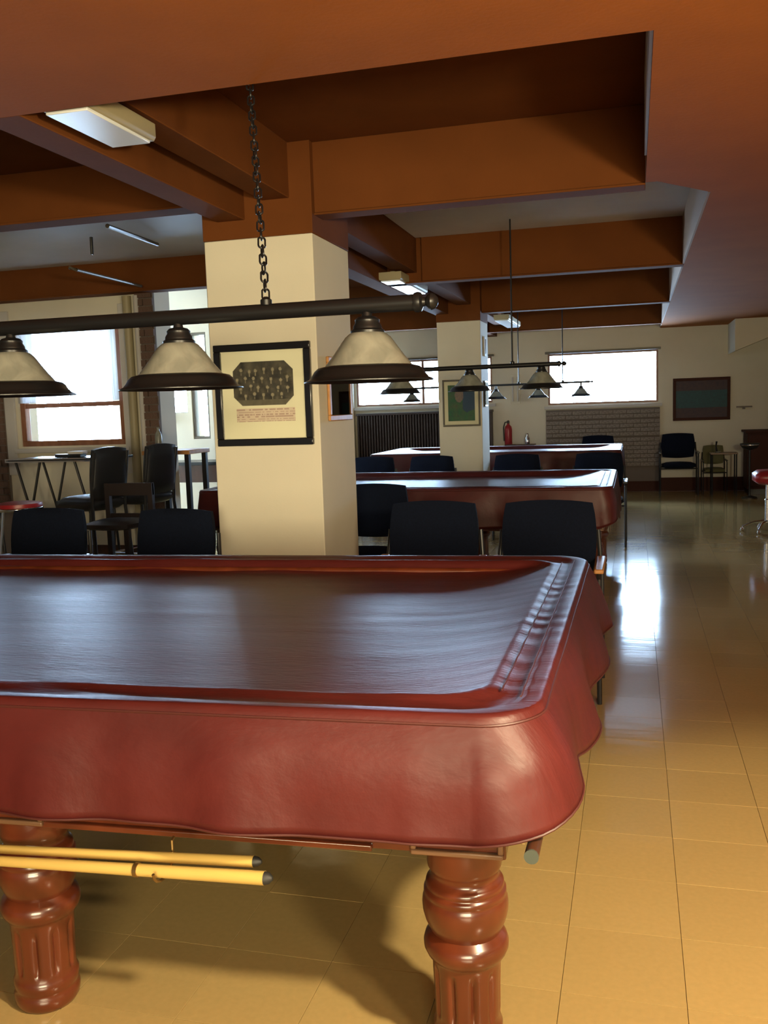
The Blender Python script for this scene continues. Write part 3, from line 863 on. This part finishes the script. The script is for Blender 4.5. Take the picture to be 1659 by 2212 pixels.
# ------------------------------------------------------------------ chairs
def cushion(b, w, d, h, c, rx=0, ry=0, bulge=.02, n=8):
    """rounded pad built as an inflated grid box"""
    R3 = Matrix.Rotation(rx, 3, 'X'); o = len(b.v); idx = {}
    def sp(t, k): return math.copysign(abs(t) ** k, t)
    pts = []
    for s in (-1, 1):
        for i in range(n + 1):
            for j in range(n + 1):
                u, v = -1 + 2 * i / n, -1 + 2 * j / n
                # squircle mapping
                x = u * math.sqrt(1 - v * v * .16) ; y = v * math.sqrt(1 - u * u * .16)
                e = (1 - u ** 6) * (1 - v ** 6)
                z = s * (h / 2 * (.55 + .45 * min(1, e * 2)) + bulge * (1 - u * u) * (1 - v * v))
                pts.append(Vector(c) + R3 @ Vector((x * w / 2, y * d / 2, z)))
    b.v += [tuple(p) for p in pts]
    m_ = (n + 1) ** 2
    for i in range(n):
        for j in range(n):
            a = i * (n + 1) + j
            b.f.append((o + a, o + a + 1, o + a + n + 2, o + a + n + 1))
            b.f.append((o + m_ + a, o + m_ + a + n + 1, o + m_ + a + n + 2, o + m_ + a + 1))
    per = [i * (n + 1) for i in range(n + 1)] + [n * (n + 1) + j for j in range(1, n + 1)] + [i * (n + 1) + n for i in range(n - 1, -1, -1)] + [j for j in range(n - 1, 0, -1)]
    for k in range(len(per)):
        p, q_ = per[k], per[(k + 1) % len(per)]
        b.f.append((o + p, o + q_, o + m_ + q_, o + m_ + p))
    return b


def guest_chair(label, loc, rotz, w=.50, back_top=.98, wood=False, group=None):
    """faces +Y local; origin on the floor under the seat"""
    t = thing('guest_chair', label, 'chair', loc, rotz, group)
    cushion(MB(), w, .46, .07, (0, 0, .46)).build('seat', NAVY, t, angle=70)
    cushion(MB(), w, back_top - .56, .055, (0, -.23, .56 + (back_top - .56) / 2), rx=PI / 2 + .13, bulge=.012).build('backrest', NAVY, t, angle=70)
    for sx in (-1, 1):
        x = sx * (w / 2 + .025)
        MB().tube([(x, .21, .0), (x, .215, .35), (x, .20, .62), (x, .17, .645)], .0125, 10).build('leg', BLACKP, t)
        MB().tube([(x, -.24, .0), (x, -.22, .30), (x, -.235, .56), (x * .93, -.27, .80)], .0125, 10).build('leg', BLACKP, t)
        MB().box(x - .024, x + .024, -.22, .20, .645, .668).build('armrest', GOLDF if wood else BLACKV, t, bevel=.008)
    MB().tube([(-w / 2 - .02, .19, .42), (w / 2 + .02, .19, .42)], .010, 8).build('seat_rail', BLACKP, t)
    MB().tube([(-w / 2 - .02, -.22, .42), (w / 2 + .02, -.22, .42)], .010, 8).build('seat_rail', BLACKP, t)
    return t

g1 = 'navy guest chairs between the first and second tables'
def cx_(px, Y): return aty(px, 1110, Y).x
ch0 = guest_chair('navy fabric chair left of the cream column, nearer the left edge', (cx_(105, 4.85), 4.62, 0), PI + .05, .50, .945, group=g1)
dup(ch0, (cx_(375, 4.80), 4.56, 0), PI - .05, 'navy fabric chair directly at the left foot of the cream column', g1)
ch1 = guest_chair('wide navy chair between the near and second table, right of the column', (cx_(936, 4.95), 4.72, 0), PI, .50, .965, wood=True, group=g1)
dup(ch1, (cx_(1185, 4.95), 4.72, 0), PI, 'wide navy chair between the near and second table, at the aisle end', g1)
c = dup(ch0, (aty(805, 1110, 6.3).x, 6.12, 0), PI, 'navy chair just right of the cream column, close to the second table', g1)
g2 = 'navy chairs standing between the second and farthest tables'
for (x, lb) in ((-2.84, 'navy chair behind the second table, first right of the cream column'), (-2.16, 'navy chair behind the second table, left of the far column foot'),
                (-1.22, 'navy chair behind the second table, right of the far column foot'), (-.36, 'navy chair behind the second table, nearest the aisle')):
    c = dup(ch0, (x, 9.75, 0), PI, lb, g2)
g3 = 'navy chairs by the far wall'
dup(ch0, (.66, 14.85, 0), PI, 'navy chair against the far wall, under the wide dark picture', g3)
dup(ch0, (-.55, 14.75, 0), PI, 'navy chair against the far brickwork, its top just above the farthest table', g3)
# olive chair beside it
c = dup(ch0, (1.20, 15.14, 0), PI, 'small olive chair against the far wall, right of the navy chair'); 
for k in children(c):
    if k.name.startswith(('seat', 'backrest')) and 'rail' not in k.name:
        k.data = k.data.copy(); k.data.materials[0] = OLIVE
c.scale = (.62, .9, .78)

# bar stools with backs (left)
def bar_stool(label, loc, rotz, group):
    t = thing('bar_stool', label, 'bar stool', loc, rotz, group)
    cushion(MB(), .44, .44, .10, (0, 0, .77)).build('seat', BLACKV, t, angle=70)
    cushion(MB(), .40, .44, .06, (0, -.22, 1.02), rx=PI / 2 + .10, bulge=.012).build('backrest', BLACKV, t, angle=70)
    for sx in (-1, 1):
        x = sx * .19
        MB().tube([(x * 1.15, .22, 0), (x, .18, .72)], .014, 8).build('leg', BLACKP, t)
        MB().tube([(x * 1.15, -.25, 0), (x, -.20, .72), (x, -.205, .86), (x, -.26, 1.20)], .014, 8).build('leg', BLACKP, t)
        MB().tube([(x * 1.08, .20, .28), (x * 1.08, -.22, .28)], .009, 8).build('footrest', CHROME, t)
    MB().tube([(-.20, .205, .28), (.20, .205, .28)], .009, 8).build('footrest', CHROME, t)
    return t
gs = 'black bar stools by the left window'
bs = bar_stool('black high backed bar stool in the middle, right of the bar table', (-4.44, 6.85, 0), 0, gs)
bs.rotation_euler.z = PI / 2 - .22
dup(bs, (-4.26, 7.38, 0), PI / 2 - .2, 'black high backed bar stool standing closest to the brick pier', gs)
dup(bs, (-5.45, 6.55, 0), PI / 2 - .5, 'black high backed bar stool at the left edge of the photo', gs)

# high table in front of the left window
bt = thing('bar_table', 'tall folding bar table with dark top under the big left window', 'table', (-5.1, 7.55, 0), 0)
MB().box(-.48, .52, -.26, .26, 1.10, 1.125).build('tabletop', BLACKV, bt, bevel=.004)
MB().frame(-.49, .53, 1.095, 1.13, .012, -.272, -.26).build('edge_strip', CHROME, bt)
for x in (-.30, .32):
    for s in (-1, 1):
        MB().tube([(x - .13, s * .2, 1.10), (x, s * .2, .62), (x - .04, s * .2, 0)], .012, 8).build('leg', BLACKP, bt)
        MB().tube([(x + .13, s * .2, 1.10), (x, s * .2, .62), (x + .04, s * .2, 0)], .012, 8).build('leg', BLACKP, bt)
nb = thing('napkin_holder', 'low dark holder with white papers on the tall bar table', 'holder', (-5.03, 7.5, 1.126))
MB().box(-.15, .12, -.05, .05, 0, .03).build('tray', BLACKV, nb, bevel=.004)
MB().box(-.02, .14, -.04, .04, .03, .055).build('papers', WHITEF, nb, bevel=.002)
# small honey wood table by the pier
wt = thing('pub_table', 'high honey wood topped table between the stool and the brick pier', 'table', (-4.30, 8.12, 0), .0)
MB().box(-.24, .26, -.22, .22, 1.11, 1.15).build('tabletop', GOLDF, wt, bevel=.005)
for sx in (-.2, .22):
    for sy in (-.18, .18): MB().box(sx - .022, sx + .022, sy - .022, sy + .022, 0, 1.11).build('leg', BLACKP, wt)
MB().box(-.2, .22, -.02, .02, .45, .50).build('stretcher', BLACKP, wt)
bo = MB().lathe([(.032, 0), (.034, .01), (.034, .13), (.028, .16), (.014, .185), (.013, .215), (.015, .22)], 20).build('clear_bottle', SHADE, loc=(-4.45, 8.08, 1.15))
tag(bo, 'pale bottle standing on the honey wood table by the left window', 'bottle')
# dark wood chair below
wc = thing('wooden_chair', 'near black wooden high chair with square open back, below the bar stools', 'chair', (-3.95, 6.25, 0), PI / 2)
wc.location = (-3.86, 6.3, 0); EBONY = mat('ebony_stain', (.016, .010, .010), .45); wc.rotation_euler.z = PI
cushion(MB(), .42, .42, .05, (0, 0, .66)).build('seat', EBONY, wc)
for sx in (-1, 1):
    MB().box(sx * .19 - .02, sx * .19 + .02, .17, .21, 0, .64).build('leg', EBONY, wc)
    MB().box(sx * .19 - .02, sx * .19 + .02, -.21, -.17, 0, .96).build('leg', EBONY, wc)
MB().box(-.21, .21, -.205, -.175, .86, .96).build('top_rail', EBONY, wc, bevel=.004)
MB().box(-.19, .19, -.2, -.18, .68, .72).build('lower_rail', EBONY, wc, bevel=.004)
# red stool at left, low
rs = thing('red_stool', 'low round red stool with chrome legs below the bar table', 'stool', (-4.78, 6.35, 0))
MB().lathe([(.14, .76), (.18, .765), (.185, .79), (.18, .82), (.12, .83)], 30).build('seat', REDV, rs)
MB().lathe([(.186, .765), (.189, .77), (.189, .785), (.186, .79)], 30).build('chrome_band', CHROME, rs)
for k in range(4):
    a = PI / 4 + k * PI / 2
    MB().tube([(.12 * math.cos(a), .12 * math.sin(a), .76), (.22 * math.cos(a), .22 * math.sin(a), 0)], .011, 8).build('leg', CHROME, rs)
# counter bench left of the column
bn = thing('console_table', 'dark topped console table against the alcove wall, left of the column', 'table', (-4.95, 9.4, 0))
MB().box(-.30, .8, -.25, .25, .93, .965).build('tabletop', BLACKV, bn, bevel=.004)
MB().box(-.15, .7, -.2, .2, .74, .93).build('drawer_box', DARKW, bn, bevel=.004)
MB().box(-.2, .7, -.2, .2, .18, .22).build('shelf', GREYF, bn, bevel=.004)
for sx in (-.24, .74):
    for sy in (-.2, .2): MB().box(sx - .02, sx + .02, sy - .02, sy + .02, 0, .93).build('leg', BLACKP, bn)
# grey thermostat-like box on alcove wall
gb = aty(356, 905, YA - .01)
o = MB().box(-.07, .07, -.04, 0, -.06, .06).build('wall_box', GREYF, loc=(gb.x + .02, YA, gb.z), bevel=.005); tag(o, 'small grey box on the alcove wall right of the brick pier', 'box')

# ------------------------------------------------------------------ far right furniture
rst = thing('swivel_stool', 'red vinyl swivel stool on a chrome column at the right edge', 'stool', (1.40, 10.75, 0))
cushion(MB(), .42, .42, .13, (.06, 0, .60)).build('seat', REDV, rst, angle=70)
MB().tube([(0, 0, .10), (0, 0, .35), (0, 0, .36), (0, 0, .53)], [.026, .026, .018, .018], 16).build('column', CHROME, rst)
MB().lathe([(.05, .515), (.10, .53), (.11, .54)], 20).build('seat_plate', CHROME, rst)
for k in range(5):
    a = k * 2 * PI / 5 + .5; c_, s_ = math.cos(a), math.sin(a)
    MB().tube([(0, 0, .12), (.14 * c_, .14 * s_, .10), (.25 * c_, .25 * s_, .05)], [.016, .013, .010], 10).build('foot', CHROME, rst)
    MB().lathe([(.004, 0), (.018, .006), (.024, .022), (.018, .040), (.004, .046)], 14, c=(.25 * c_, .25 * s_, 0)).build('glide', CHROME, rst)
pn = thing('upright_cabinet', 'dark walnut upright cabinet against the far wall at the right edge', 'cabinet', (2.15, 15.1, 0)); DARKM = MT['baseboard_brown']
MB().box(-.50, .6, -.25, .3, .08, .93).build('carcass', DARKM, pn, bevel=.004)
MB().box(-.53, .63, -.28, .32, .93, .965).build('top_board', DARKM, pn, bevel=.006)
MB().box(-.47, .03, -.27, -.25, .12, .90).build('door', DARKM, pn, bevel=.006); MB().box(.05, .57, -.27, -.25, .12, .90).build('door', DARKM, pn, bevel=.006)
MB().box(-.48, .58, -.22, .28, 0, .08).build('plinth', BLACKP, pn)
wtb = thing('side_table', 'small thin legged side table against the far wall beside the navy chair', 'table', (1.30, 14.72, 0))
MB().box(-.19, .19, -.16, .16, .63, .65).build('tabletop', PANELW, wtb, bevel=.003)
for sx in (-.17, .17):
    for sy in (-.14, .14): MB().tube([(sx, sy, .63), (sx, sy, 0)], .010, 8).build('leg', BLACKP, wtb)
ph_ = thing('desk_phone', 'black telephone handset standing on the small side table', 'telephone', (1.22, 14.72, .65))
MB().box(-.035, .035, -.03, .03, 0, .02).build('base', BLACKV, ph_, bevel=.004)
MB().tube([(-.02, 0, .02), (-.03, 0, .10), (-.02, 0, .17)], [.016, .011, .016], 10).build('handset', BLACKV, ph_)
ash = thing('pedestal_ashtray', 'black bowl on a slim stand between side table and dark cabinet', 'ashtray', (1.62, 14.30, 0))
MB().lathe([(.02, .70), (.10, .73), (.13, .77), (.135, .80), (.125, .80), (.09, .77), (.02, .76)], 28).build('bowl', BLACKV, ash, angle=60)
MB().lathe([(.127, .765), (.137, .775), (.137, .785), (.127, .785)], 28).build('chrome_band', CHROME, ash)
MB().lathe([(.11, 0), (.11, .015), (.02, .04), (.014, .1), (.014, .72)], 24).build('stand', BLACKP, ash)
shf = thing('wall_ledge', 'short thin dark ledge on the far wall right of the teal picture', 'shelf', (1.66, YF, 1.32))
MB().box(-.11, .12, -.05, 0, -.012, .008).build('board', DARKW, shf, bevel=.002)
MB().box(-.02, .02, -.03, 0, -.04, -.012).build('bracket', DARKW, shf)
# things around the wall between the far windows
fe = thing('fire_extinguisher', 'dark red fire extinguisher between the two far windows', 'fire extinguisher', (-2.02, YF - .09, .72))
MB().lathe([(.055, 0), (.062, .01), (.062, .34), (.052, .39), (.022, .42), (.018, .44)], 24).build('cylinder', REDV, fe, angle=50)
MB().lathe([(.02, .44), (.02, .48), (.012, .49)], 14).build('valve', BLACKP, fe)
MB().tube([(0, 0, .47), (-.05, -.02, .46), (-.075, -.02, .38), (-.07, -.02, .15)], .009, 8).build('hose', RUB, fe)
MB().box(-.03, .03, .06, .09, .2, .3).build('bracket', BLACKP, fe)
sc_ = thing('wall_sconce', 'pair of slim pale tubes mounted on the wall between far windows', 'wall light', (-1.90, YF, 1.72))
MB().box(-.08, .08, -.02, 0, -.24, .24).build('backplate', CREAM, sc_, bevel=.004)
for sx in (-.042, .042): MB().tube([(sx, -.04, -.2), (sx, -.04, .2)], .014, 12).build('tube', WHITEF, sc_)
bx = MB().box(-.22, .22, -.14, .14, 0, .80).build('low_cabinet', DARKW, loc=(-1.82, 15.1, 0), bevel=.008)
lc = thing('low_cabinet', 'low dark cabinet below the wall light, left of the far brickwork', 'cabinet', (-1.80, 15.2, 0))
bx.parent = lc; bx.location = (0, 0, 0); bx.name = 'carcass'
MB().box(-.24, .24, -.16, .15, .80, .82).build('top_board', DARKW, lc, bevel=.003); MB().box(-.2, .2, -.155, -.14, .1, .76).build('door', DARKW, lc, bevel=.004)
bo = MB().lathe([(.035, 0), (.038, .01), (.038, .10), (.02, .13), (.018, .17), (.02, .175)], 20).build('steel_bottle', CHROME, loc=(-1.68, 15.17, .82))
tag(bo, 'small shiny steel bottle on the low dark cabinet by the far wall', 'bottle')
